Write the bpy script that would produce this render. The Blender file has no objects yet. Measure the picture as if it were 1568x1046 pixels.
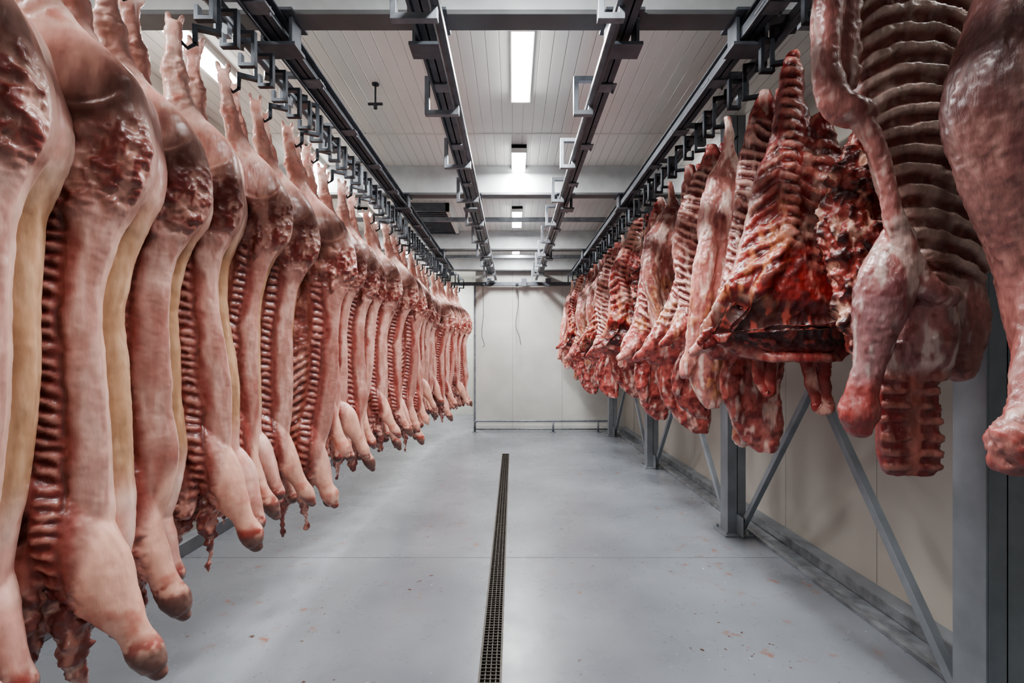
import bpy, math, random
import numpy as np
from mathutils import Vector
random.seed(7); rng=np.random.RandomState(3)
S=bpy.context.scene
TAU=2*math.pi
ZOOM=None
def lin(c):
    c=np.array(c,float)/255.0
    return np.where(c<=0.04045,c/12.92,((c+0.055)/1.055)**2.4)
# ---------------------------------------------------------------- noise
TB=rng.rand(32,32,32)
def vn(P,s,seed=0):
    Q=P*s+seed*7.31+100.0
    I=np.floor(Q).astype(int); f=Q-I; f=f*f*(3-2*f)
    def g(a,b,c): return TB[(I[:,0]+a)%32,(I[:,1]+b)%32,(I[:,2]+c)%32]
    x,y,z=f[:,0],f[:,1],f[:,2]
    r=0
    for a in (0,1):
        for b in (0,1):
            for c in (0,1):
                r=r+g(a,b,c)*(x if a else 1-x)*(y if b else 1-y)*(z if c else 1-z)
    return r*2-1
def fbm(P,s,seed=0,o=3):
    r=0;a=1;t=0
    for i in range(o):
        r=r+a*vn(P,s*2**i,seed+i);t+=a;a*=.5
    return r/t
def ss(a,b,x):
    t=np.clip((x-a)/(b-a),0,1);return t*t*(3-2*t)
def mix(A,B,m): return A*(1-m[:,None])+B*m[:,None]
# ---------------------------------------------------------------- materials
def newmat(n):
    m=bpy.data.materials.new(n);m.use_nodes=True
    nt=m.node_tree;b=nt.nodes['Principled BSDF'];return m,nt,b
def N(nt,t,**k):
    n=nt.nodes.new(t)
    for a,v in k.items(): setattr(n,a,v)
    return n
def simple(n,c,rough=.5,metal=0.,ns=8,amt=.12,bump=.05,emit=None):
    m,nt,b=newmat(n);c=lin(c)
    tc=N(nt,'ShaderNodeTexCoord');no=N(nt,'ShaderNodeTexNoise');no.inputs['Scale'].default_value=ns;no.inputs['Detail'].default_value=5
    nt.links.new(tc.outputs['Object'],no.inputs['Vector'])
    r=N(nt,'ShaderNodeValToRGB');e=r.color_ramp.elements
    e[0].position=.3;e[1].position=.7
    e[0].color=(*(c*(1-amt)),1);e[1].color=(*np.minimum(c*(1+amt),1),1)
    nt.links.new(no.outputs['Fac'],r.inputs['Fac']);nt.links.new(r.outputs['Color'],b.inputs['Base Color'])
    b.inputs['Roughness'].default_value=rough;b.inputs['Metallic'].default_value=metal
    if bump:
        bp=N(nt,'ShaderNodeBump');bp.inputs['Strength'].default_value=bump;bp.inputs['Distance'].default_value=.01
        nt.links.new(no.outputs['Fac'],bp.inputs['Height']);nt.links.new(bp.outputs['Normal'],b.inputs['Normal'])
    if emit:
        b.inputs['Emission Color'].default_value=(1,.99,.97,1);b.inputs['Emission Strength'].default_value=emit
    return m
M_steel=simple('galvanised_steel',(124,129,136),.45,.4,14,.25)
M_dark=simple('dark_painted_steel',(92,97,104),.45,.35,10,.25)
M_hook=simple('hook_steel',(62,66,72),.35,.6,20,.2)
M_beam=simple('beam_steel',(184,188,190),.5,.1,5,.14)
M_under=simple('beam_flange_shade',(104,106,108),.6,.1,5,.15)  # beam steel darkened: shade under the bottom flange, painted into the colour
M_col=simple('column_steel',(130,136,142),.45,.15,6,.15)
M_curb=simple('curb_steel',(130,135,140),.25,.3,9,.35)
M_black=simple('drain_dark',(26,24,22),.6,0,30,.4)
M_grate=simple('drain_grate_steel',(72,68,62),.5,.4,40,.4)
M_emit=simple('lamp_diffuser',(250,250,245),.4,0,5,.01,0,12.0)
M_white=simple('lamp_housing',(215,215,210),.4,0,5,.03,0)
def meat_mat(n,rough=.42,ns=30,vary=.25,hv=.15,bs=.45):
    m,nt,b=newmat(n)
    at=N(nt,'ShaderNodeAttribute',attribute_name='Col')
    tc=N(nt,'ShaderNodeTexCoord')
    n1=N(nt,'ShaderNodeTexNoise');n1.inputs['Scale'].default_value=ns;n1.inputs['Detail'].default_value=6;n1.inputs['Roughness'].default_value=.6
    n2=N(nt,'ShaderNodeTexNoise');n2.inputs['Scale'].default_value=90;n2.inputs['Detail'].default_value=3
    mp=N(nt,'ShaderNodeMapping');mp.inputs['Scale'].default_value=(1,1,.3)
    nt.links.new(tc.outputs['Object'],mp.inputs['Vector'])
    nt.links.new(mp.outputs[0],n1.inputs['Vector']);nt.links.new(mp.outputs[0],n2.inputs['Vector'])
    mr=N(nt,'ShaderNodeMapRange');mr.inputs[1].default_value=.3;mr.inputs[2].default_value=.7;mr.inputs[3].default_value=1-vary;mr.inputs[4].default_value=1+vary
    nt.links.new(n1.outputs['Fac'],mr.inputs[0])
    oi=N(nt,'ShaderNodeObjectInfo')
    mr2=N(nt,'ShaderNodeMapRange');mr2.inputs[3].default_value=1-hv;mr2.inputs[4].default_value=1+hv
    nt.links.new(oi.outputs['Random'],mr2.inputs[0])
    mu=N(nt,'ShaderNodeMath',operation='MULTIPLY');nt.links.new(mr.outputs[0],mu.inputs[0]);nt.links.new(mr2.outputs[0],mu.inputs[1])
    vm=N(nt,'ShaderNodeVectorMath',operation='SCALE');nt.links.new(at.outputs['Color'],vm.inputs[0]);nt.links.new(mu.outputs[0],vm.inputs['Scale'])
    nt.links.new(vm.outputs[0],b.inputs['Base Color'])
    r=N(nt,'ShaderNodeMapRange');r.inputs[3].default_value=rough-.15;r.inputs[4].default_value=rough+.15
    nt.links.new(n1.outputs['Fac'],r.inputs[0]);nt.links.new(r.outputs[0],b.inputs['Roughness'])
    ad=N(nt,'ShaderNodeMath',operation='ADD');s2=N(nt,'ShaderNodeMath',operation='MULTIPLY');s2.inputs[1].default_value=.2
    nt.links.new(n2.outputs['Fac'],s2.inputs[0]);nt.links.new(n1.outputs['Fac'],ad.inputs[0]);nt.links.new(s2.outputs[0],ad.inputs[1])
    bp=N(nt,'ShaderNodeBump');bp.inputs['Strength'].default_value=bs;bp.inputs['Distance'].default_value=.014
    nt.links.new(ad.outputs[0],bp.inputs['Height']);nt.links.new(bp.outputs['Normal'],b.inputs['Normal'])
    b.inputs['Subsurface Weight'].default_value=.08;b.inputs['Subsurface Radius'].default_value=(.02,.008,.005);b.inputs['Subsurface Scale'].default_value=.4
    b.inputs['Coat Weight'].default_value=.28;b.inputs['Coat Roughness'].default_value=.2
    return m
M_pig=meat_mat('pork_flesh',.40,22,.18,.14,.24)
M_beef=meat_mat('beef_flesh',.38,30,.32,.22,.4)
# ---------------------------------------------------------------- hard-surface builder
class MB:
    def __init__(s): s.v=[];s.f=[];s.m=[]
    def box(s,x0,x1,y0,y1,z0,z1,mi=0):
        b=len(s.v)
        s.v+=[(x0,y0,z0),(x1,y0,z0),(x1,y1,z0),(x0,y1,z0),(x0,y0,z1),(x1,y0,z1),(x1,y1,z1),(x0,y1,z1)]
        for q in ((0,3,2,1),(4,5,6,7),(0,1,5,4),(1,2,6,5),(2,3,7,6),(3,0,4,7)):
            s.f.append(tuple(b+i for i in q));s.m.append(mi)
    def tube(s,pts,r,seg=10,mi=0,sq=False,rx=None):
        pts=[Vector(p) for p in pts];b=len(s.v);n=len(pts)
        if sq: seg=4
        for i,p in enumerate(pts):
            if i==0:t=(pts[1]-p).normalized()
            elif i==n-1:t=(p-pts[i-1]).normalized()
            else:
                t=((pts[i+1]-p).normalized()+(p-pts[i-1]).normalized()).normalized()
            up=Vector((0,0,1)) if abs(t.z)<.9 else Vector((0,1,0))
            if sq and abs(t.y)<.3: up=Vector((0,1,0))
            a=t.cross(up).normalized();c=a.cross(t).normalized()
            k=1.0
            if 0<i<n-1:
                ca=(pts[i+1]-p).normalized().dot(t);k=1/max(ca,.5) if sq else 1
            for j in range(seg):
                an=TAU*j/seg+(math.pi/4 if sq else 0)
                rr=r*(1.414 if sq else 1)
                q=p+a*math.cos(an)*rr*k+c*math.sin(an)*(rx*1.414 if rx else rr)
                s.v.append(tuple(q))
        for i in range(n-1):
            for j in range(seg):
                j2=(j+1)%seg
                s.f.append((b+i*seg+j,b+i*seg+j2,b+(i+1)*seg+j2,b+(i+1)*seg+j));s.m.append(mi)
        s.f.append(tuple(b+j for j in range(seg))[::-1]);s.m.append(mi)
        s.f.append(tuple(b+(n-1)*seg+j for j in range(seg)));s.m.append(mi)
    def obj(s,name,mats,loc=(0,0,0),bevel=0,parent=None,smooth=False):
        me=bpy.data.meshes.new(name);me.from_pydata(s.v,[],s.f)
        for m in mats: me.materials.append(m)
        me.polygons.foreach_set('material_index',s.m)
        me.update()
        o=bpy.data.objects.new(name,me);S.collection.objects.link(o);o.location=loc
        if bevel:
            bv=o.modifiers.new('b','BEVEL');bv.width=bevel;bv.segments=2;bv.limit_method='ANGLE'
        if smooth:
            for p in me.polygons:p.use_smooth=len(p.vertices)==4
        if parent:o.parent=parent
        return o
# ---------------------------------------------------------------- organic builder
def cat(P,n):
    P=np.array(P,float);k=len(P)
    Q=np.vstack([2*P[0]-P[1],P,2*P[-1]-P[-2]])
    t=np.linspace(0,k-1-1e-6,n);i=t.astype(int);f=(t-i)[:,None]
    a,b,c,d=Q[i],Q[i+1],Q[i+2],Q[i+3]
    return .5*((2*b)+(-a+c)*f+(2*a-5*b+4*c-d)*f*f+(-a+3*b-3*c+d)*f**3)
def rings(R):
    n,s,_=R.shape
    V=np.vstack([R.reshape(-1,3),R[0].mean(0)[None],R[-1].mean(0)[None]])
    F=[]
    for i in range(n-1):
        for j in range(s):
            j2=(j+1)%s;F.append((i*s+j,i*s+j2,(i+1)*s+j2,(i+1)*s+j))
    c0=n*s;c1=c0+1
    for j in range(s):
        j2=(j+1)%s
        F.append((c0,j2,j));F.append((c1,(n-1)*s+j,(n-1)*s+j2))
    return V,F
def loftv(secs,n=70,seg=36,p=2.5):
    C=cat(secs,n);a=np.linspace(0,TAU,seg,endpoint=False)
    cx=np.sign(np.cos(a))*np.abs(np.cos(a))**(2/p);cy=np.sign(np.sin(a))*np.abs(np.sin(a))**(2/p)
    R=np.zeros((n,seg,3))
    R[:,:,0]=C[:,1:2]+np.maximum(C[:,3:4],.005)*cx;R[:,:,1]=C[:,2:3]+np.maximum(C[:,4:5],.005)*cy;R[:,:,2]=C[:,0:1]
    return rings(R)
def limb(pts,n=30,seg=20,flat=1.0):
    C=cat(pts,n);P=C[:,:3];r=np.maximum(C[:,3],.004)
    t0=(P[0]-P[1]);t0/=np.linalg.norm(t0);t1=P[-1]-P[-2];t1/=np.linalg.norm(t1)
    P=np.vstack([P[0]+t0*r[0]*.9,P[0]+t0*r[0]*.6,P,P[-1]+t1*r[-1]*.6,P[-1]+t1*r[-1]*.9])
    r=np.concatenate([[r[0]*.3,r[0]*.78],r,[r[-1]*.78,r[-1]*.3]])
    T=np.gradient(P,axis=0);T/=np.linalg.norm(T,axis=1)[:,None]
    up=np.array([0,1.,0.02]);A=np.cross(T,up);A/=np.linalg.norm(A,axis=1)[:,None];B=np.cross(A,T)
    a=np.linspace(0,TAU,seg,endpoint=False)
    R=P[:,None]+A[:,None]*(np.cos(a)[None,:,None]*r[:,None,None])+B[:,None]*(np.sin(a)[None,:,None]*r[:,None,None]*flat)
    return rings(R)
def mirror_y(part,off=(0,0,0)):
    V,F=part;V=V.copy();V[:,1]*=-1;V+=np.array(off);return V,[f[::-1] for f in F]
def organic(name,parts,voxel,fn,mat,sm=4,warp=None):
    V=[];F=[];b=0
    for v,f in parts:
        V.append(v);F+=[tuple(i+b for i in q) for q in f];b+=len(v)
    V=np.vstack(V)
    me=bpy.data.meshes.new('tmp');me.from_pydata(V.tolist(),[],F);me.update()
    o=bpy.data.objects.new('tmp',me);S.collection.objects.link(o)
    r=o.modifiers.new('r','REMESH');r.mode='VOXEL';r.voxel_size=voxel
    s=o.modifiers.new('s','SMOOTH');s.factor=.5;s.iterations=sm
    dg=bpy.context.evaluated_depsgraph_get()
    m2=bpy.data.meshes.new_from_object(o.evaluated_get(dg))
    bpy.data.objects.remove(o);bpy.data.meshes.remove(me)
    m2.name=name
    n=len(m2.vertices);P=np.zeros(n*3);m2.vertices.foreach_get('co',P);P=P.reshape(-1,3)
    NN=np.zeros(n*3);m2.vertices.foreach_get('normal',NN);NN=NN.reshape(-1,3)
    d,C=fn(P,NN)
    Q=P+(NN*d[:,None] if d.ndim==1 else d)
    if warp: Q=warp(Q)
    m2.vertices.foreach_set('co',Q.reshape(-1));
    at=m2.color_attributes.new('Col','FLOAT_COLOR','POINT')
    at.data.foreach_set('color',np.hstack([np.clip(C,0,1),np.ones((n,1))]).reshape(-1))
    m2.polygons.foreach_set('use_smooth',[True]*len(m2.polygons))
    m2.materials.clear();m2.materials.append(mat);m2.update()
    return m2
# ---------------------------------------------------------------- PIG
OB=.15
def pig_mesh(name,sd):
    rr=random.Random(sd*13+5);j=lambda a:rr.uniform(-a,a)
    fat=1.04+j(.10);w=1+j(.09);sh=1+j(.12)
    def half(dx,lx):
        return loftv([(.03,-.08+lx,0,.02,.02),(-.02,-.08+lx,0,.034,.03),(-.07,-.075+lx,0,.030,.028),(-.15,-.068+lx,0,.034,.032),(-.22,-.06+lx,0,.050,.044),(-.27,-.05+lx,0,.046,.042),
        (-.34,-.035+lx*.7,0,.052,.048),(-.43,-.005+lx*.5,0,.078,.06),(-.50,.03+lx*.3,0,.118,.075),(-.58,.055+lx*.2,0,.155,.09),(-.70,.07,0,.178*fat,.105),(-.82,.08,0,.184*fat,.110),
        (-.93,.078,0,.172*fat,.102),(-1.03,.045,0,.152,.085),(-1.15,.005,0,.143,.072),(-1.35,-.03,0,.150*w,.066),(-1.55,-.04,0,.162*w,.062),(-1.75,-.045,0,.17*w,.064),
        (-1.95,-.04,0,.168*w*sh,.070),(-2.1,-.03,0,.145*sh,.07),(-2.24,-.015,0,.115,.06),(-2.36,.0,0,.07,.045),(-2.48,.01,0,.03,.03)],110,44,3.4)
    hA=half(0,0)
    a1=j(.06);a2=j(.05);q=j(.08)
    legA=limb([(-.10,.02,-1.90,.09),(-.04,.0,-2.04,.11),(.04+a1,-.025,-2.17+q,.100),(.10+a1,-.05,-2.30+q,.070),(.15+a1,-.065,-2.40+q,.045),(.185+a1,-.075,-2.475+q,.052),(.20+a1,-.08,-2.51+q,.045)])
    hoofA=limb([(.19+a1,-.075,-2.51+q,.036),(.22+a1,-.08,-2.555+q,.024)])
    ears=[limb([(.0+k,.0,-2.28,.05),(-.01+k*1.6,-.02,-2.46,.038),(.0+k*2,-.02,-2.58+j(.07),.016),(.0+k*2.1,-.02,-2.64+j(.05),.006)]) for k in (-.05,.015)]
    B0=half(0,.05);VB=B0[0].copy();VB[:,0]+=.022*ss(-.9,-1.2,VB[:,2])
    hB=mirror_y((VB,B0[1]),(0,OB,0))
    legB=mirror_y(limb([(-.08,.03,-1.92,.08),(-.02,.02,-2.08,.09),(.05+a2,.0,-2.22,.08),(.11+a2,.03,-2.36,.055),(.14+a2,.04,-2.46,.04),(.155+a2,.045,-2.53,.046)]),(0,OB+.01,0))
    toes=[limb([(-.08+lx+k,y,.0,.016),(-.08+lx+k*1.8,y,.06,.012)]) for lx,y in ((0,0),(.06,OB)) for k in(-.016,.016)]
    tail=limb([(.07,-.07,-.86,.028),(.09,-.095,-.95,.022),(.085,-.10,-1.05,.012)]) if sd%2 else limb([(.0,-.05,-.9,.03),(.0,-.07,-1.0,.02)])
    flap=[limb([(-.1,-.03,-1.9,.05),(-.09+j(.03),-.07,-2.15,.06),(-.07+j(.03),-.08,-2.38+j(.06),.04)],flat=.6)] if sd%3 else []
    parts=[hA,legA,hoofA,hB,legB,tail]+ears+toes+flap
    ro=j(.25)
    wa=j(.045);wf=2.2+j(.8);wp=j(1.5)
    def warp(Q):
        Q=Q.copy();z=Q[:,2];Q[:,0]+=wa*(np.sin(z*wf+wp)-math.sin(wp));return Q
    def fn(P,NN):
        x,y,z=P.T
        A=y<OB/2
        f=ss(.05,.4,-NN[:,1])*A
        wob=vn(np.c_[z*0+sd,z*0,z],3,sd)*.018+vn(np.c_[z*0+sd,z*0,z],9,sd+2)*.007
        xs=np.interp(z,[-2.6,-2.3,-1.9,-1.4,-1.05,-.85],[.0,-.015,-.022,-.018,.01,.02])+wob
        u=x-xs
        n1=fbm(P,9,sd);n2=fbm(P,35,sd+3);n3=vn(P,90,sd+5);st=fbm(P*np.array([1,1,.2]),40,sd+8);big=fbm(P,3.5,sd+20,2)
        T=lambda c:np.tile(lin(c),(len(P),1))
        L=ss(.0,.04,x-np.interp(-z,[1.9,2.1,2.3,2.55],[.12,.07,.03,.06]))*ss(-1.98,-2.08,z)
        torso=ss(-.96,-1.06,z+n1*.04)*ss(-2.36,-2.2,z)*(1-L)
        uw=u+n2*.012+n1*.006
        vert=f*torso*np.exp(-(uw/.027)**4)
        ph=(z+u*.3+wob*1.5)/.045+n1*.45
        vb=np.clip(.5+.5*np.cos(TAU*ph)+n2*.5,0,1)
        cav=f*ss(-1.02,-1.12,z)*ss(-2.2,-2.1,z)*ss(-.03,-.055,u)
        ribm=ss(-1.35+ro,-1.6+ro,z)*cav*ss(-.3,.2,big+.15)
        rb=ss(.2,.8,.5+.5*np.cos(TAU*((z-u*.7)/.060+n1*.4))+n2*.3)
        d=vert*(.001+.008*(vb-.3))-cav*.014+ribm*(rb-.3)*.010+cav*(n1*.014+n2*.005)
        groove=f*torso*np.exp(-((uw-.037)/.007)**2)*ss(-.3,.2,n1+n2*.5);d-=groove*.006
        strip=f*torso*ss(.035,.05,u)
        d+=strip*(.003+st*.003)
        hamcut=f*ss(-.70,-.80,z+n1*.08-.15*(x-.07))*ss(-1.08,-1.0,z+n1*.04)
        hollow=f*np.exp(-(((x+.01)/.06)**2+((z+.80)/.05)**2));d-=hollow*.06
        hol2=f*np.exp(-(((x-.09)/.045)**2+((z+.80)/.03)**2));d+=hol2*.022
        knob=f*np.exp(-(((x-.03)/.035)**2+((z+.91)/.04)**2));d+=knob*.022
        d+=hamcut*(n2*.016+n1*.014)
        rim=f*np.exp(-((np.hypot((x-.07),(z+.60))-.13)/.010)**2)*ss(-.6,-.7,z);d+=rim*.008
        low=ss(-2.2,-2.32,z)*(1-L)
        d+=low*(n2*.022+n1*.014)
        d+=n1*.006+n2*.0015+f*torso*n3*.001
        d+=np.exp(-((z+.2)/.05)**2)*n2*.008+ss(-.5,-.4,z)*n2*.004
        C=T((214,162,150));C=mix(C,T((238,206,192)),ss(-.2,.5,n1));C=mix(C,T((208,112,98)),ss(.25,.6,n1+.4*n2)*ss(-.7,-.4,z)*.65)
        C=mix(C,T((176,138,104)),ss(-.85,-1.15,z)*(~A)*ss(-2.1,-1.9,z)*.9)
        C=mix(C,T((216,182,152)),ss(-.85,-1.15,z)*(~A)*ss(.0,.4,st)*ss(-2.1,-1.9,z)*.4)
        C=mix(C,T((206,168,152)),ss(-.9,-1.1,z)*A*(1-f)*ss(-2.1,-1.9,z)*.75)
        hamz=ss(-.45,-.56,z)*A*ss(-.4,.0,-NN[:,1])*ss(-1.08,-1.0,z)
        C=mix(C,T((140,90,78)),hamz*np.clip(.85+.4*n1,0,1))
        C=mix(C,T((196,150,134)),hamz*ss(.0,.35,st)*.5)
        C=mix(C,T((106,50,42)),hamz*ss(.1,.45,-st+n2*.4)*.45)
        C=mix(C,T((210,170,156)),hamz*ss(.19,.24,x)*.8)
        C=mix(C,T((116,34,30)),hamcut*ss(-.35,.1,n2+.4*n1)*.85)
        C=mix(C,T((204,154,140)),hamcut*ss(.10,.32,st-n2*.3)*.65)
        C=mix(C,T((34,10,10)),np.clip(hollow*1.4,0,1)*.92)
        C=mix(C,T((206,158,144)),np.clip(hol2+knob*.8+rim*.6,0,1)*.75)
        C=mix(C,T((146,80,70)),f*torso*.92)
        C=mix(C,T((208,168,156)),strip*ss(.045,.085,u+n1*.03)*(.45+.5*ss(-.3,.3,st)))
        C=mix(C,T((112,38,34)),strip*ss(.085,.04,u+n1*.04)*np.clip(.6+.5*n2,0,1))
        C=mix(C,T((132,58,50)),strip*ss(-.1,.4,big+st*.4+n1*.3)*.5)
        C=mix(C,T((116,42,38)),np.clip(ss(.045,.03,np.abs(uw))*f*torso,0,1)*.85)
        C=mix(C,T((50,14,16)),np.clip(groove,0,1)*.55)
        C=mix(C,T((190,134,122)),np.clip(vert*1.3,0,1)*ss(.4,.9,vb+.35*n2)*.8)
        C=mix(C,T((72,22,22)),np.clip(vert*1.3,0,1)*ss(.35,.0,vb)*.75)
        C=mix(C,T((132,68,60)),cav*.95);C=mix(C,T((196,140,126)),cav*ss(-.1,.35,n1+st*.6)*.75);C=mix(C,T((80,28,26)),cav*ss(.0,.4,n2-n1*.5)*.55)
        C=mix(C,T((70,24,24)),ribm*(1-rb)*.65)
        C=mix(C,T((192,134,120)),ribm*rb*.6)
        C=mix(C,T((106,26,26)),low*ss(-.4,.2,n2+n1)*.9)
        C=mix(C,T((204,150,136)),low*ss(.12,.32,st)*.7)
        C=mix(C,T((224,174,154)),L*.8*A)
        C=mix(C,T((186,96,80)),L*ss(-2.1,-2.42,z)*ss(-.1,.4,n1+.4*n2)*.6)
        C=mix(C,T((132,36,34)),L*ss(-2.46,-2.5,z)*ss(-.3,.1,n2)*.8)
        C=mix(C,T((96,76,70)),L*ss(-2.50,-2.54,z)*.8)
        C=mix(C,T((120,90,80)),ss(.02,.05,z)*.7)
        return d,C
    return organic(name,parts,.0064,fn,M_pig,3,warp)
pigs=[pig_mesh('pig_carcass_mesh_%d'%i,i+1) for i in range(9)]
def c_hook(parent,z0,flip=1):
    m=MB()
    w=.13*flip
    m.tube([(0,0,z0-.06),(-.03*flip,0,z0-.09),(-.06*flip,0,z0-.06)],.009,8)
    m.tube([(0,0,z0-.06),(0,0,z0+.02),(w*.7,0,z0+.02),(w*.7,0,z0+.22),(0,0,z0+.22),(0,0,z0+.20)],.010,4,sq=True,rx=.016)
    m.box(-.03,.03,-.035,.035,z0+.19,z0+.26)
    return m.obj('hook',[M_hook],parent=parent)
ys=[1.18,1.56,1.93,2.31,2.66,3.0]
while ys[-1]<10.7: ys.append(ys[-1]+.355)
order=[0,1,2,3,4,5,6,7,8,2,0,5,1,4,6,3,7,8]
for i,Y in enumerate(ys):
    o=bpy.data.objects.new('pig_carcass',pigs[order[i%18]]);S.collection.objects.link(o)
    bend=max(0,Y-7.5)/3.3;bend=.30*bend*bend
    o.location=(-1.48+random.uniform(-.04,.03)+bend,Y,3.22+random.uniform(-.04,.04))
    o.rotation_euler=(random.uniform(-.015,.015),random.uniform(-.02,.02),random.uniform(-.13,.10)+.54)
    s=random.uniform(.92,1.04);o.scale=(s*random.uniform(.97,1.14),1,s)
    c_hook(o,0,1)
# ---------------------------------------------------------------- BEEF
def beef_fn(sd,kind):
    def fn(P,NN):
        x,y,z=P.T;n=len(P);T=lambda c:np.tile(lin(c),(n,1))
        n1=fbm(P,7,sd);n2=fbm(P,26,sd+3);n3=fbm(P,70,sd+6,2)
        st=fbm(P*np.array([1,1,.25]),30,sd+9)
        f=ss(.0,.5,-NN[:,1])
        k={'thigh':.3,'panel':.45,'smooth':.7}.get(kind,1.)
        d=(n1*.016+n2*.010)*k+n3*.003
        if kind=='red':
            C=T((142,42,38));C=mix(C,T((72,18,20)),ss(-.1,.35,n2+n1*.5)*.8);C=mix(C,T((204,136,122)),ss(.08,.35,st)*.75)
            C=mix(C,T((226,188,172)),ss(.12,.38,n1+st*.4)*.6)
            sp=np.interp(z,[-1.6,-.7,0],[.02,-.03,-.0])+n1*.02;u=x-sp
            vm=f*np.exp(-(u/.035)**2)*ss(-1.1,-.95,z);vb=np.clip(.5+.5*np.cos(TAU*((z+u*.5)/.06+n1*.5))+n2*.3,0,1)
            d+=vm*(.020*vb+.004)
            C=mix(C,T((216,150,138)),np.clip(vm*1.2,0,1)*ss(.4,.8,vb+.3*n2)*.85);C=mix(C,T((60,12,14)),np.clip(vm,0,1)*ss(.4,.1,vb)*.8)
            rm=ss(-.55,.1,n1+n2*.3+.1)
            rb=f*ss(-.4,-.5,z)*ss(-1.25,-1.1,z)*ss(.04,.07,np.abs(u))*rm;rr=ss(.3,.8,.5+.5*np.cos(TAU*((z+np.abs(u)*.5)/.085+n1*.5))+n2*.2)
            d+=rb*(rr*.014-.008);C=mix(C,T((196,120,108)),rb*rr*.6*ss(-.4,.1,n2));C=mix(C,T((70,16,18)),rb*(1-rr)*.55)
            fatm=ss(-.7,-1.0,z+n1*.15)*ss(-1.5,-1.3,z)*ss(.0,-.1,x+n1*.06)*ss(.0,.35,st+.2*n1+.05)
            C=mix(C,T((198,124,80)),fatm*.75)
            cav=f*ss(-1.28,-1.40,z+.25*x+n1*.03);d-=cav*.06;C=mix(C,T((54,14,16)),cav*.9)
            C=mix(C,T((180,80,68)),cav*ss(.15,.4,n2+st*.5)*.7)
            C=mix(C,T((150,62,58)),ss(-1.55,-1.65,z)*.8);C=mix(C,T((220,174,160)),ss(-1.6,-1.7,z)*ss(-.05,.25,st)*.7)
        elif kind=='rib':
            C=T((168,86,80));C=mix(C,T((100,30,32)),ss(-.1,.35,n2+n1*.3)*.8)
            rm=ss(-.5,.1,n1+.15)
            rb=f*ss(-.12,-.2,z)*ss(-1.35,-1.2,z)*rm;rr=ss(.35,.8,.5+.5*np.cos(TAU*((z+x*.55+.03*n1)/.072+n1*.5))+n2*.15)
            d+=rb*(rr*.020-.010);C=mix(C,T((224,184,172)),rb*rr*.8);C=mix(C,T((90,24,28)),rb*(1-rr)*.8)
            u=x-.07;vm=f*np.exp(-((u+n1*.03)/.03)**2)*ss(-1.3,-1.2,z);C=mix(C,T((112,28,32)),vm*.8)
            fm=ss(-.95,-1.2,z)*ss(-1.6,-1.45,z)*ss(.05,.4,n1+st*.6);C=mix(C,T((202,142,100)),fm*.65)
            C=mix(C,T((228,202,190)),ss(.10,.4,st)*.6)
            C=mix(C,T((216,172,160)),(1-rm)*.5)
        elif kind=='smooth':
            C=T((184,124,116));C=mix(C,T((124,48,50)),ss(0,.35,n1+.4*st)*.85);C=mix(C,T((232,206,194)),ss(.0,.3,st-.3*n1)*.8)
            C=mix(C,T((206,152,112)),ss(-.7,-1.2,z)*ss(.1,.5,n2+n1)*.55);d+=st*.012
        elif kind=='ragged':
            C=T((146,66,60));C=mix(C,T((44,14,16)),ss(-.05,.25,n2+.5*n1)*.9);C=mix(C,T((222,182,162)),ss(.03,.28,st-n2*.5)*.85)
            d+=n2*.035+st*.016
        elif kind=='panel':
            C=T((176,116,110));C=mix(C,T((124,58,56)),ss(.0,.4,n1+st*.4)*.8)
            inr=ss(-.16,-.10,x+n1*.03-np.interp(z,[-1.3,-.9,-.6,0],[.20,.08,-.01,-.02]))
            rb=f*ss(-1.34,-1.26,z)*inr*ss(-.09,-.07,y);rr=ss(.25,.8,.5+.5*np.cos(TAU*((z+.5*(x-.02)**2/.3-x*.16+n1*.012)/.080+n1*.28))+n2*.2)
            C=mix(C,T((228,206,196)),(1-rb)*ss(.0,.3,st)*.6)
            C=mix(C,T((176,120,110)),rb*.9)
            d+=rb*(rr*.020-.014+n2*.004);C=mix(C,T((228,202,190)),rb*rr*.85);C=mix(C,T((124,56,52)),rb*(1-rr)*ss(-.5,.1,n2+.1)*.8)
            C=mix(C,T((226,200,188)),rb*ss(.12,.4,n1+n2*.4)*.6)
            C=mix(C,T((120,40,38)),rb*np.exp(-((x-.17+n1*.03)/.03)**2)*.6)
            lo=ss(-1.25,-1.4,z);C=mix(C,T((148,118,122)),lo*ss(-.4,.2,-x+.02+n1*.2)*.6)
            C=mix(C,T((218,198,192)),lo*ss(.1,.3,st)*.5)
            C=mix(C,T((112,36,36)),lo*ss(.0,.3,n2-.1)*.6)
            r2=ss(-1.62,-1.70,z)*ss(-.1,-.04,x)*ss(.23,.2,x);C=mix(C,T((128,32,32)),r2*.85)
            r3=ss(.35,.8,.5+.5*np.cos(TAU*(z)/.06+n1*2));vv=ss(.018,.028,np.abs(x-.07));d+=r2*f*vv*(r3*.012-.006)*1.0+r2*f*n2*.012
            C=mix(C,T((206,142,128)),r2*r3*f*vv*.6*ss(-.3,.2,n2));C=mix(C,T((196,126,112)),r2*f*(1-vv)*.6)
            C=mix(C,T((164,68,62)),ss(-1.66,-1.74,z)*ss(-.02,-.1,x)*.8)
        elif kind=='thigh':
            C=T((122,84,80));C=mix(C,T((92,54,54)),ss(-.1,.4,n1)*.8);C=mix(C,T((166,128,120)),ss(.15,.5,st)*.4)
            dim=f*np.exp(-(((x+.02)/.05)**2+((z+.86)/.045)**2));d-=dim*.03;C=mix(C,T((70,34,34)),np.clip(dim,0,1)*.8)
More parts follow.
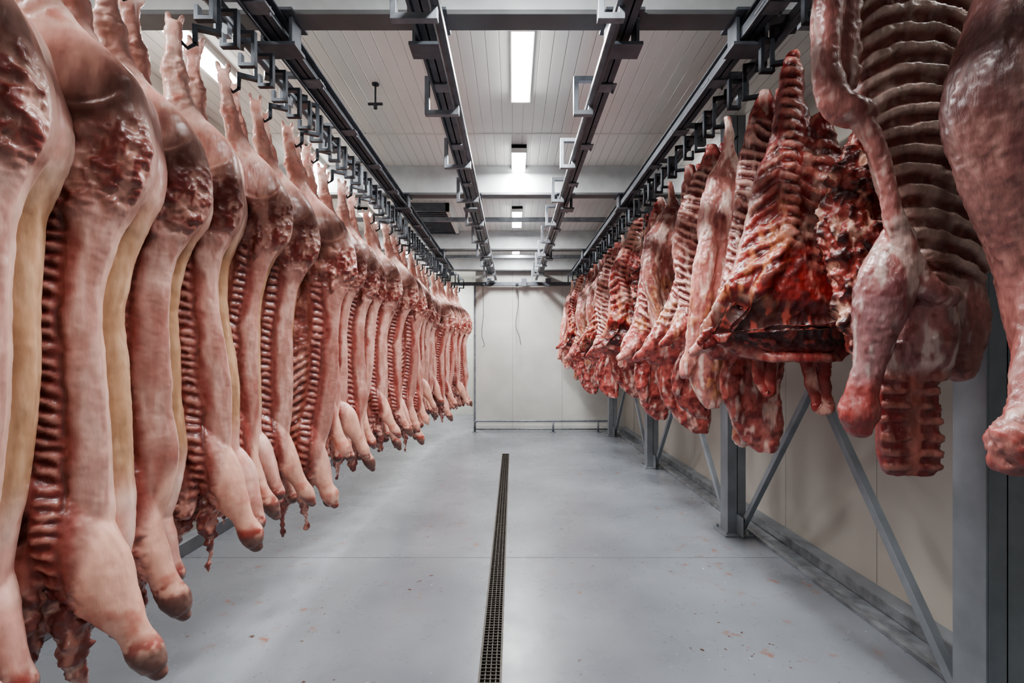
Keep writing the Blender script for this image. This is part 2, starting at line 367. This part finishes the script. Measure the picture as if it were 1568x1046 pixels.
            C=mix(C,T((160,104,98)),ss(-1.2,-1.5,z)*.6);C=mix(C,T((220,182,170)),ss(-1.6,-1.75,z)*ss(-.1,.3,n2)*.7);C=mix(C,T((150,42,40)),ss(-1.76,-1.82,z)*ss(-.1,.2,n2+n1*.3)*.8)
            C=mix(C,T((140,58,56)),ss(-1.4,-1.7,z)*ss(.0,.3,-n1+st*.5)*.7)
            d+=ss(-1.7,-1.8,z)*n2*.02
        return d,C
    return fn
def shank(x,y,z0,l,r,dx=0,dy=0):
    return limb([(x,y,z0,r),(x+dx*.4,y+dy*.4,z0-l*.35,r*.95),(x+dx*.7,y+dy*.7,z0-l*.7,r*.6),(x+dx,y+dy,z0-l*.93,r*.55),(x+dx*1.05,y+dy,z0-l,r*.62)],30,18)
B={}
def p_red(): return [
 loftv([(.05,.0,0,.03,.03),(-.05,0,0,.055,.05),(-.25,.0,0,.075,.07),(-.42,.01,0,.12,.10),(-.62,.01,0,.19,.13),(-.85,.01,0,.23,.14),(-1.03,0,0,.27,.16),(-1.27,-.03,0,.33,.17),(-1.45,-.07,0,.39,.165),(-1.55,-.02,0,.33,.13),(-1.63,.04,0,.2,.08)],80,44,2.6),
 limb([(-.12,-.04,-1.0,.10),(-.28,-.06,-1.28,.09),(-.40,-.06,-1.48,.06),(-.45,-.06,-1.53,.04)]),
 limb([(.0,-.10,-.75,.05),(-.08,-.14,-1.05,.05),(-.2,-.15,-1.3,.045),(-.33,-.13,-1.47,.035)]),
 limb([(.13,-.06,-.35,.05),(.17,-.10,-.7,.07),(.2,-.12,-1.0,.06),(.24,-.13,-1.3,.05)]),
 limb([(-.38,-.1,-1.5,.035),(-.1,-.15,-1.46,.035),(.15,-.15,-1.45,.04),(.28,-.12,-1.40,.04)]),
 shank(.12,.08,-1.45,.42,.10,.05),limb([(-.1,.06,-1.45,.07),(-.12,.06,-1.7,.06),(-.10,.05,-1.8,.04)])]
def p_rib(): return [
 loftv([(.05,.02,0,.03,.03),(-.05,.02,0,.06,.04),(-.2,.01,0,.10,.07),(-.5,.0,0,.14,.09),(-.9,-.02,0,.17,.11),(-1.2,-.05,0,.20,.12),(-1.4,-.10,0,.24,.12),(-1.52,-.14,0,.2,.10),(-1.6,-.18,0,.12,.06)],80,40,2.8),
 limb([(-.1,0,-1.2,.1),(-.22,-.04,-1.4,.09),(-.34,-.05,-1.52,.055),(-.4,-.04,-1.56,.035)]),
 limb([(.09,-.08,0,.03),(.08,-.10,-.5,.035),(.09,-.12,-.9,.035),(.05,-.13,-1.25,.03)],flat=.7),
 loftv([(-1.4,.02,.03,.1,.07),(-1.6,.0,.03,.14,.08),(-1.8,-.02,.03,.13,.07),(-1.98,-.02,.02,.15,.06),(-2.1,.0,.02,.11,.05),(-2.18,.03,.02,.05,.03)],24,28,2.6),
 limb([(-.1,.03,-1.5,.08),(-.16,0,-1.75,.07),(-.14,0,-1.95,.05)])]
def p_smooth(): return [
 loftv([(.08,.0,0,.025,.025),(-.1,.0,0,.035,.035),(-.22,.0,0,.07,.06),(-.36,.0,0,.14,.11),(-.6,-.01,0,.19,.15),(-.95,.0,0,.19,.15),(-1.2,-.03,0,.17,.12),(-1.45,-.09,0,.19,.11),(-1.65,-.13,0,.15,.09),(-1.85,-.12,0,.09,.06),(-1.95,-.1,0,.05,.04)],80,40,2.3),
 limb([(-.1,-.06,-.7,.08),(-.16,-.10,-1.0,.08),(-.2,-.08,-1.4,.07),(-.28,-.06,-1.7,.05)]),
 shank(.06,.02,-1.3,.85,.10,.03)]
def W(a,fr,ph,sx,sh):
    def w(Q):
        Q=Q.copy();z=Q[:,2];Q[:,0]=Q[:,0]*(1+sx*np.sin(z*2.3+ph))+a*np.sin(z*fr+ph)-a*math.sin(ph);Q[:,1]+=a*.6*np.sin(z*fr*1.3+ph)-a*.6*math.sin(ph);Q[:,2]*=sh;return Q
    return w
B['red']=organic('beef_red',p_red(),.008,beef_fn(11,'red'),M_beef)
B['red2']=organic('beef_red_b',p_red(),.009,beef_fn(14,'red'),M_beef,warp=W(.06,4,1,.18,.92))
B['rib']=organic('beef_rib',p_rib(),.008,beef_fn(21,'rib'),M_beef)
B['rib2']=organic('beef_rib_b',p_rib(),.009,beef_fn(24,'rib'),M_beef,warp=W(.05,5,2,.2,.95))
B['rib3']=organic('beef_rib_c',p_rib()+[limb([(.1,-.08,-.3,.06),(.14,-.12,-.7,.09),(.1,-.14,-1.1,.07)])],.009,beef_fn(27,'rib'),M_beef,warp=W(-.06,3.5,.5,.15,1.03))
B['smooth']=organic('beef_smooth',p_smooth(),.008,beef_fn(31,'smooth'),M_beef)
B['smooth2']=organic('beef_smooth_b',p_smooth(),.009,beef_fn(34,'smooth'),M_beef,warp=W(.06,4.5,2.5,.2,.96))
B['ragged']=organic('beef_ragged',[
 loftv([(.0,.0,0,.025,.025),(-.3,.0,0,.03,.03),(-.55,.0,0,.05,.05),(-.70,.01,0,.11,.10),(-.85,.0,0,.16,.13),(-1.05,-.02,0,.15,.13),(-1.2,.02,0,.15,.11),(-1.45,.03,0,.12,.09),(-1.55,.02,0,.08,.06),(-1.62,0,0,.04,.04)],70,36,2.2),
 limb([(-.12,-.05,-.78,.06),(.0,-.14,-.84,.05),(.13,-.12,-.80,.06)]),limb([(-.1,-.1,-.95,.05),(-.02,-.16,-1.08,.05),(.12,-.12,-1.12,.05)]),
 limb([(.05,-.1,-.7,.05),(.1,-.13,-.62,.05),(.12,-.1,-.5,.03)])],.008,beef_fn(41,'ragged'),M_beef)
B['panel']=organic('beef_panel',[
 loftv([(.1,.08,.02,.16,.05),(-.1,.09,.02,.23,.06),(-.4,.11,.02,.25,.065),(-.8,.15,.02,.22,.07),(-1.05,.20,.02,.18,.07),(-1.25,.25,.02,.12,.06),(-1.36,.27,.02,.06,.04)],70,44,3.6),
 limb([(-.24,-.04,.1,.05),(-.28,-.05,-.2,.055),(-.30,-.06,-.45,.05),(-.28,-.07,-.60,.055),(-.24,-.08,-.66,.06),(-.18,-.09,-.68,.055)]),
 limb([(-.22,-.03,.05,.06),(-.20,-.03,-.25,.06),(-.2,-.03,-.52,.05)],flat=.5),
 limb([(-.24,-.08,-.64,.045),(-.17,-.10,-.74,.036),(-.11,-.11,-.92,.032),(-.07,-.11,-1.12,.036),(.02,-.10,-1.3,.045),(.12,-.09,-1.38,.04),(.2,-.04,-1.36,.03)]),
 limb([(-.03,-.06,-1.15,.06),(-.06,-.06,-1.30,.10),(-.1,-.06,-1.45,.085),(-.13,-.06,-1.62,.055),(-.16,-.06,-1.74,.055),(-.17,-.06,-1.83,.068),(-.17,-.06,-1.87,.05)]),
 limb([(.12,.0,-1.40,.10),(.14,.02,-1.5,.11),(.12,.02,-1.64,.10),(.10,.02,-1.72,.05)]),
 limb([(.24,.05,-1.2,.08),(.3,.05,-1.45,.10),(.3,.05,-1.65,.06)]),
 loftv([(-1.55,.06,.02,.08,.05),(-1.7,.07,.02,.11,.045),(-1.9,.07,.02,.115,.045),(-2.04,.08,.02,.11,.04),(-2.08,.08,.02,.09,.03)],24,28,3.6)],.007,beef_fn(51,'panel'),M_beef)
B['thigh']=organic('beef_thigh',[
 loftv([(.05,.10,0,.05,.05),(-.2,.10,0,.09,.09),(-.5,.10,0,.18,.17),(-.8,.07,0,.24,.2),(-1.05,.09,0,.21,.18),(-1.3,.12,0,.15,.14),(-1.5,.12,0,.12,.11),(-1.65,.12,0,.1,.08)],60,36,2.2),
 limb([(.10,-.02,-1.25,.11),(.06,-.04,-1.5,.09),(-.01,-.07,-1.64,.068),(-.08,-.1,-1.76,.052),(-.13,-.11,-1.84,.064),(-.14,-.11,-1.88,.05)]),
 limb([(.15,-.05,-1.4,.1),(.12,-.07,-1.65,.09),(.05,-.09,-1.82,.06),(.02,-.1,-1.95,.045)]),
 limb([(.04,-.12,-.4,.04),(-.06,-.14,-.9,.04),(-.01,-.14,-1.2,.04),(.04,-.13,-1.4,.04)])],.008,beef_fn(61,'thigh'),M_beef)
names={'red':'beef_forequarter','rib':'beef_rib_side','smo':'beef_hindquarter','rag':'beef_neck_cut','pan':'beef_rib_side','thi':'beef_hindquarter'}
row=[('thigh',1.43,1.50,0),('panel',1.92,1.51,0),('ragged',2.28,1.64,0),('red',2.66,1.53,0),('rib',2.98,1.53,0),('smooth',3.36,1.50,0),('rib2',3.75,1.52,0),('rib3',4.15,1.5,0)]
seq=['smooth2','rib','ragged','red2','rib3','smooth','rib2','red','smooth2','rib3'];y=4.58;k=0
while y<10.7:
    row.append((seq[k%10],y,1.5,1));k+=1;y+=.40
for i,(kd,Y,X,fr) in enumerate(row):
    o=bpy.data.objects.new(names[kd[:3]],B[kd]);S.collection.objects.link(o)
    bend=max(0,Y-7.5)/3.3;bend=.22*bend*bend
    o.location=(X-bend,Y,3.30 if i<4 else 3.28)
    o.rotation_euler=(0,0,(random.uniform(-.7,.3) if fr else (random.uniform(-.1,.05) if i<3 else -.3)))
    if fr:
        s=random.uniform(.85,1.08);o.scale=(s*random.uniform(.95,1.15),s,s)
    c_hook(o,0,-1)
# ---------------------------------------------------------------- ROOM
def paneled(n,c,axis,per,rough=.45,spots=False,dirt=.06,gv=.55):
    m,nt,b=newmat(n);c=lin(c)
    tc=N(nt,'ShaderNodeTexCoord');sx=N(nt,'ShaderNodeSeparateXYZ');nt.links.new(tc.outputs['Object'],sx.inputs[0])
    dv=N(nt,'ShaderNodeMath',operation='DIVIDE');dv.inputs[1].default_value=per;nt.links.new(sx.outputs[axis],dv.inputs[0])
    fr=N(nt,'ShaderNodeMath',operation='FRACT');nt.links.new(dv.outputs[0],fr.inputs[0])
    sb=N(nt,'ShaderNodeMath',operation='SUBTRACT');sb.inputs[1].default_value=.5;nt.links.new(fr.outputs[0],sb.inputs[0])
    ab=N(nt,'ShaderNodeMath',operation='ABSOLUTE');nt.links.new(sb.outputs[0],ab.inputs[0])
    mr=N(nt,'ShaderNodeMapRange');mr.inputs[1].default_value=.5-.006/per;mr.inputs[2].default_value=.5-.001/per;nt.links.new(ab.outputs[0],mr.inputs[0])
    no=N(nt,'ShaderNodeTexNoise');no.inputs['Scale'].default_value=1.3;no.inputs['Detail'].default_value=6;nt.links.new(tc.outputs['Object'],no.inputs['Vector'])
    rp=N(nt,'ShaderNodeValToRGB');rp.color_ramp.elements[0].position=.3;rp.color_ramp.elements[1].position=.7
    rp.color_ramp.elements[0].color=(*(c*(1-dirt)),1);rp.color_ramp.elements[1].color=(*np.minimum(c*(1+dirt),1),1);nt.links.new(no.outputs['Fac'],rp.inputs[0])
    mx=N(nt,'ShaderNodeMixRGB');mx.inputs[2].default_value=(*(c*gv),1);nt.links.new(mr.outputs[0],mx.inputs[0]);nt.links.new(rp.outputs[0],mx.inputs[1])
    nt.links.new(mx.outputs[0],b.inputs['Base Color']);b.inputs['Roughness'].default_value=rough
    bp=N(nt,'ShaderNodeBump',invert=True);bp.inputs['Distance'].default_value=.004;bp.inputs['Strength'].default_value=.6;nt.links.new(mr.outputs[0],bp.inputs['Height']);nt.links.new(bp.outputs[0],b.inputs['Normal'])
    return m
M_ceil=paneled('ceiling_panel_white',(226,226,222),0,.10,.3,gv=.7)
M_wallr=paneled('wall_panel_cream',(184,181,173),1,1.15,.4)
M_wallb=paneled('wall_panel_grey',(198,200,196),0,1.15,.45,dirt=.12)
m,nt,b=newmat('floor_epoxy_grey');M_floor=m
tc=N(nt,'ShaderNodeTexCoord')
def noise(s,d,r=.5):
    n=N(nt,'ShaderNodeTexNoise');n.inputs['Scale'].default_value=s;n.inputs['Detail'].default_value=d;n.inputs['Roughness'].default_value=r;nt.links.new(tc.outputs['Object'],n.inputs['Vector']);return n
na=noise(.9,6);rp=N(nt,'ShaderNodeValToRGB');rp.color_ramp.elements[0].position=.35;rp.color_ramp.elements[1].position=.68
rp.color_ramp.elements[0].color=(*lin((114,119,126)),1);rp.color_ramp.elements[1].color=(*lin((136,141,148)),1);nt.links.new(na.outputs['Fac'],rp.inputs[0])
cur=rp.outputs[0]
def spot(scale,lo,hi,col,gate_s,glo,ghi,cur):
    v=noise(scale,3,.6);g=noise(gate_s,2)
    a=N(nt,'ShaderNodeMapRange');a.inputs[1].default_value=lo;a.inputs[2].default_value=hi;nt.links.new(v.outputs['Fac'],a.inputs[0])
    c=N(nt,'ShaderNodeMapRange');c.inputs[1].default_value=glo;c.inputs[2].default_value=ghi;nt.links.new(g.outputs['Fac'],c.inputs[0])
    mu=N(nt,'ShaderNodeMath',operation='MULTIPLY');nt.links.new(a.outputs[0],mu.inputs[0]);nt.links.new(c.outputs[0],mu.inputs[1])
    mx=N(nt,'ShaderNodeMixRGB');mx.inputs[2].default_value=(*lin(col),1);nt.links.new(mu.outputs[0],mx.inputs[0]);nt.links.new(cur,mx.inputs[1]);return mx.outputs[0]
cur=spot(18,.66,.69,(84,60,52),1.1,.46,.58,cur)
cur=spot(26,.71,.73,(215,216,218),1.4,.45,.58,cur)
cur=spot(7,.61,.72,(134,98,86),.8,.48,.6,cur)
nt.links.new(cur,b.inputs['Base Color'])
nr=noise(3,6,.6);mr=N(nt,'ShaderNodeMapRange');mr.inputs[3].default_value=.16;mr.inputs[4].default_value=.42;nt.links.new(nr.outputs['Fac'],mr.inputs[0]);nt.links.new(mr.outputs[0],b.inputs['Roughness'])
bp=N(nt,'ShaderNodeBump');bp.inputs['Strength'].default_value=.12;bp.inputs['Distance'].default_value=.01;nn=noise(8,5);nt.links.new(nn.outputs['Fac'],bp.inputs['Height']);nt.links.new(bp.outputs[0],b.inputs['Normal'])
X0,X1,Y0,YB,YE,ZC=-2.9,2.6,-3.0,11.2,14.0,3.98
q=MB();dx0,dx1,dy1=-.183,-.057,8.4
q.box(X0-.1,dx0,Y0-.1,YE+.1,-.12,0);q.box(dx1,X1+.1,Y0-.1,YE+.1,-.12,0);q.box(dx0,dx1,dy1,YE+.1,-.12,0)
q.obj('floor',[M_floor])
q=MB();q.box(X0,-.183,4.07,4.078,0,.0012);q.box(-.057,2.25,4.07,4.078,0,.0012);q.obj('trim_1',[simple('joint_sealant',(100,103,108),.6)])
q=MB();q.box(dx0,dx1,Y0,dy1,-.12,-.09,0)
q.box(dx0,dx0+.012,Y0,dy1,-.09,.001,1);q.box(dx1-.012,dx1,Y0,dy1,-.09,.001,1);q.box(dx0,dx1,dy1-.012,dy1,-.09,.001,1)
for i in range(3): 
    xx=dx0+.012+(i+.75)*.0285;q.box(xx,xx+.006,Y0,dy1,-.03,-.008,1)
yy=Y0
while yy<dy1:
    q.box(dx0+.012,dx1-.012,yy,yy+.005,-.03,-.006,1);yy+=.03
q.obj('floor_drain_channel',[M_black,M_grate])
q=MB();q.box(X0-.1,X1+.1,Y0-.1,YE+.1,ZC,ZC+.12);q.obj('ceiling',[M_ceil])
q=MB();q.box(X1,X1+.1,Y0-.1,YB+.1,0,ZC);q.obj('wall_right',[M_wallr])
q=MB();q.box(X0-.1,X0,Y0-.1,YE+.1,0,ZC);q.obj('wall_left',[M_wallr])
q=MB();q.box(-.86,X1,YB,YB+.1,0,ZC);q.obj('wall_back',[M_wallb])
q=MB();q.box(X0,-.76,YE,YE+.1,0,ZC);q.box(-.86,-.76,YB+.1,YE,0,ZC);q.obj('wall_corridor',[M_wallb])
q=MB();q.box(X0,X1,Y0-.1,Y0,0,ZC);q.obj('wall_front',[M_wallb])
q=MB();q.box(-.90,-.855,YB-.02,YB+.11,0,ZC-.6);q.obj('trim_2',[M_steel],bevel=.004)
q=MB()
for yy in (4.95,7.0,9.8,1.8): q.box(X0,X1,yy,yy+.03,ZC-.006,ZC)
q.obj('trim_3',[M_white])
q=MB();q.box(2.46,2.6,Y0,YB,0,.07,0);q.box(2.26,2.30,Y0,YB,0,.03,1);q.box(2.30,2.44,Y0,YB,0,.006,1);q.box(2.445,2.46,Y0,YB,0,.085,1)
q.obj('baseboard_right',[M_col,M_curb],bevel=.005)
q=MB();q.box(X0,X0+.12,Y0,YE,0,.12);q.obj('baseboard_left',[M_col],bevel=.006)
q=MB();q.box(-.85,2.3,YB-.02,YB,0,.1);q.obj('baseboard_back',[M_wallb],bevel=.006)
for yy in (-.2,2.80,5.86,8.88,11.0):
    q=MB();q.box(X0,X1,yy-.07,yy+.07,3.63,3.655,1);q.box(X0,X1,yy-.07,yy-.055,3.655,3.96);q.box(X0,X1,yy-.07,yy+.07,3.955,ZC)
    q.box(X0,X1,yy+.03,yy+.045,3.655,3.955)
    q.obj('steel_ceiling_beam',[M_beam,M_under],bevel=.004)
for yy in (7.35,10.1):
    q=MB();q.box(X0,X1,yy-.03,yy+.03,3.74,3.80);q.obj('ceiling_purlin',[M_steel],bevel=.004)
q=MB();q.box(X0,X1,11.0,11.08,3.30,3.38)
for xx in (-.6,.2,.75): q.box(xx,xx+.12,10.96,11.02,3.28,3.46)
q.obj('end_crossbar',[M_dark],bevel=.004)
def rail(xc,name,dark=M_dark,pipe_dx=.0,bx=-.10,zp=3.40,step=.93,y0=.5,w=.045,pr=.026):
    q=MB();Ya,Yb=Y0+.05,10.95
    z0,z1=3.53,3.63
    q.box(xc-w,xc+w,Ya,Yb,z0,z0+.012);q.box(xc-w,xc+w,Ya,Yb,z1-.012,z1);q.box(xc-.008,xc+.008,Ya,Yb,z0,z1)
    q.box(xc-w-.02,xc-w-.004,Ya,Yb,z0-.03,z0+.03)
    q.tube([(xc+pipe_dx,Ya,zp),(xc+pipe_dx,Yb,zp)],pr,12,0)
    q.box(xc+pipe_dx-.008,xc+pipe_dx+.008,Ya,Yb,zp+.02,zp+.07,1)
    y=y0-3*step
    while y<Yb-.2:
        p=xc+pipe_dx
        a=bx
        q.tube([(xc,y,z0+.05),(xc+a,y,z0+.05),(xc+a,y,zp-.07),(p,y,zp-.07),(p,y,zp-.02)],.016,4,1,sq=True,rx=.02)
        q.box(xc-.07,xc+.07,y-.05,y+.05,z0-.012,z0,1)
        for bxx in(-.055,.055): q.tube([(xc+bxx,y+.03,z0-.03),(xc+bxx,y+.03,z0+.02)],.008,6,1)
        y+=step
    for by in (-.2,2.8,5.86,8.88):
        q.box(xc-.11,xc+.11,by-.11,by+.11,3.628,3.645,0)
        q.box(xc-.09,xc-.07,by-.06,by+.06,3.47,3.63,0);q.box(xc+.07,xc+.09,by-.06,by+.06,3.47,3.63,0)
        q.box(xc-.11,xc+.11,by-.07,by+.07,3.46,3.48,0)
    q.obj(name,[dark,M_steel],bevel=.003)
rail(-.48,'overhead_rail',M_dark,.10,-.10,3.42,.93,.5,.045,.03)
rail(.63,'overhead_rail',M_dark,-.10,-.20,3.42,.93,.5,.045,.03)
rail(-1.34,'overhead_rail',M_dark,-.155,-.20,3.455,.71,.4)
rail(1.36,'overhead_rail',M_dark,.155,.20,3.50,.71,.4)
q=MB();y=1.0
while y<10.5:
    for dy in (.0,.16):
        X=-1.44;z=3.42;yy=y+dy
        q.tube([(X-.03,yy,z),(X+.06,yy,z),(X+.06,yy,z-.17),(X-.01,yy,z-.17),(X-.01,yy,z-.11)],.009,4,sq=True,rx=.015)
    y+=.355
q.obj('idle_rail_hooks',[M_hook])
q=MB();y=1.1
while y<10.5:
    X=1.44;z=3.46
    q.tube([(X+.03,y,z),(X-.05,y,z),(X-.05,y,z-.17),(X+.01,y,z-.17),(X+.01,y,z-.11)],.009,4,sq=True,rx=.015)
    y+=.4
q.obj('idle_rail_hooks',[M_hook])
cols=[-.4,2.16,4.66,7.4,10.3];XC=2.13
for yy in cols:
    q=MB();w=.08
    q.box(XC-w,XC+w,yy-w,yy-w+.012,.015,ZC);q.box(XC-w,XC+w,yy+w-.012,yy+w,.015,ZC);q.box(XC-.006,XC+.006,yy-w,yy+w,.015,ZC)
    q.box(XC-w-.012,XC-w,yy-w,yy+w,.015,ZC)
    q.box(XC-.14,XC+.14,yy-.14,yy+.14,0,.018)
    for a in(-.11,.11):
        for c in(-.11,.11): q.tube([(XC+a,yy+c,.01),(XC+a,yy+c,.045)],.012,6)
    for sgn in(-1,1): q.box(XC-.005,XC+.005,min(yy,yy+sgn*.2),max(yy,yy+sgn*.2),.02,.2)
    q.obj('steel_column',[M_col],bevel=.003)
for a,c in zip(cols[:-1],cols[1:]):
    q=MB();q.tube([(XC-.02,a+.10,.08),(XC-.02,c-.10,3.1)],.024,4,sq=True);q.tube([(XC+.04,c-.10,.08),(XC+.04,a+.10,3.1)],.024,4,sq=True)
    q.obj('cross_brace',[M_col],bevel=.003)
q=MB()
q.tube([(-.84,10.75,0),(-.84,10.75,.22),(-.80,10.75,.25),(2.18,10.75,.25),(2.22,10.75,.22),(2.22,10.75,0)],.024,12)
for xx in(.9,1.9): q.tube([(xx,10.75,0),(xx,10.75,.25)],.022,12)
q.tube([(-.84,10.75,.07),(2.2,10.75,.07)],.016,10)
for xx in(-.84,.9,1.9,2.2): q.box(xx-.06,xx+.06,10.69,10.81,0,.008)
q.obj('low_barrier_rail',[M_steel],smooth=True)
for X,pts in ((-.68,[(0,0,3.3),(.02,0,2.7),(-.02,0,2.2),(.04,0,1.95),(.0,0,1.9)]),(.10,[(0,0,3.3),(.03,0,2.9),(-.03,0,2.4),(.05,0,2.15),(.09,0,1.95)])):
    q=MB();P=cat(pts,20);q.tube([(X+p[0],10.95,p[2]) for p in P],.006,8);q.box(X-.03,X+.03,10.93,10.97,3.28,3.34);q.obj('hanging_cable',[M_hook],smooth=True)
q=MB();q.tube([(-1.15,4.05,ZC),(-1.15,4.05,3.80)],.008,8);q.tube([(-1.21,4.05,3.81),(-1.09,4.05,3.81)],.012,8);q.tube([(-1.15,4.05,3.81),(-1.15,4.05,3.77)],.016,8);q.tube([(-1.15,4.05,ZC),(-1.15,4.05,ZC-.01)],.03,12);q.obj('ceiling_sprinkler',[M_hook])
q=MB();q.box(-1.6,-1.55,7.2,8.6,3.86,ZC);q.box(-1.0,-.95,7.2,8.6,3.86,ZC,1);q.box(-1.6,-.95,7.2,7.25,3.86,ZC);q.box(-1.6,-.95,8.55,8.6,3.86,ZC)
yy=7.3
while yy<8.5: q.box(-1.55,-1.0,yy,yy+.03,3.88,3.93);yy+=.09
q.obj('ceiling_vent_grille',[M_dark,M_white])
def lamp(x,y,l=.95,e=42):
    q=MB();w=.085;z=ZC
    q.box(x-w,x+w,y,y+l,z-.05,z,0);q.box(x-w+.012,x+w-.012,y+.02,y+l-.02,z-.085,z-.05,1);q.box(x-w,x+w,y,y+.02,z-.09,z,0);q.box(x-w,x+w,y+l-.02,y+l,z-.09,z,0)
    o=q.obj('ceiling_lamp',[M_white,M_emit],bevel=.006)
    L=bpy.data.lights.new('lamp_light','AREA');L.shape='RECTANGLE';L.size=2*w-.03;L.size_y=l-.05;L.energy=e;L.color=(1,.998,.99)
    lo=bpy.data.objects.new('lamp_light',L);S.collection.objects.link(lo);lo.location=(x,y+l/2,z-.095);lo.parent=o
for y,e in ((-1.2,42),(1.1,75),(3.25,95),(5.2,95),(7.35,95),(9.5,95)): lamp(.07,y,e=e)
for y in (.9,3.0,5.2,7.4,9.6): lamp(-2.3,y,e=40)
for y in (1.5,5.2,9.6): lamp(2.35,y,.95,e=5)
lamp(-2.0,12.2,e=120)
w=bpy.data.worlds.new('world');S.world=w;w.use_nodes=True;w.node_tree.nodes['Background'].inputs[0].default_value=(.5,.5,.5,1);w.node_tree.nodes['Background'].inputs[1].default_value=.3
S.view_settings.view_transform='AgX';S.view_settings.look='AgX - Medium High Contrast'
cd=bpy.data.cameras.new('camera');cam=bpy.data.objects.new('camera',cd);S.collection.objects.link(cam)
cd.sensor_width=36;cd.lens=36*740/1568;cd.clip_start=.05
cam.location=(0,0,1.7);cam.rotation_euler=(math.pi/2,0,0);cd.shift_x=-.0006;cd.shift_y=.014
if ZOOM:
    k,cx,cy=ZOOM;cd.lens*=k;cd.shift_x=(cx-785)/1568*k;cd.shift_y=(545-cy)/1568*k
S.camera=cam
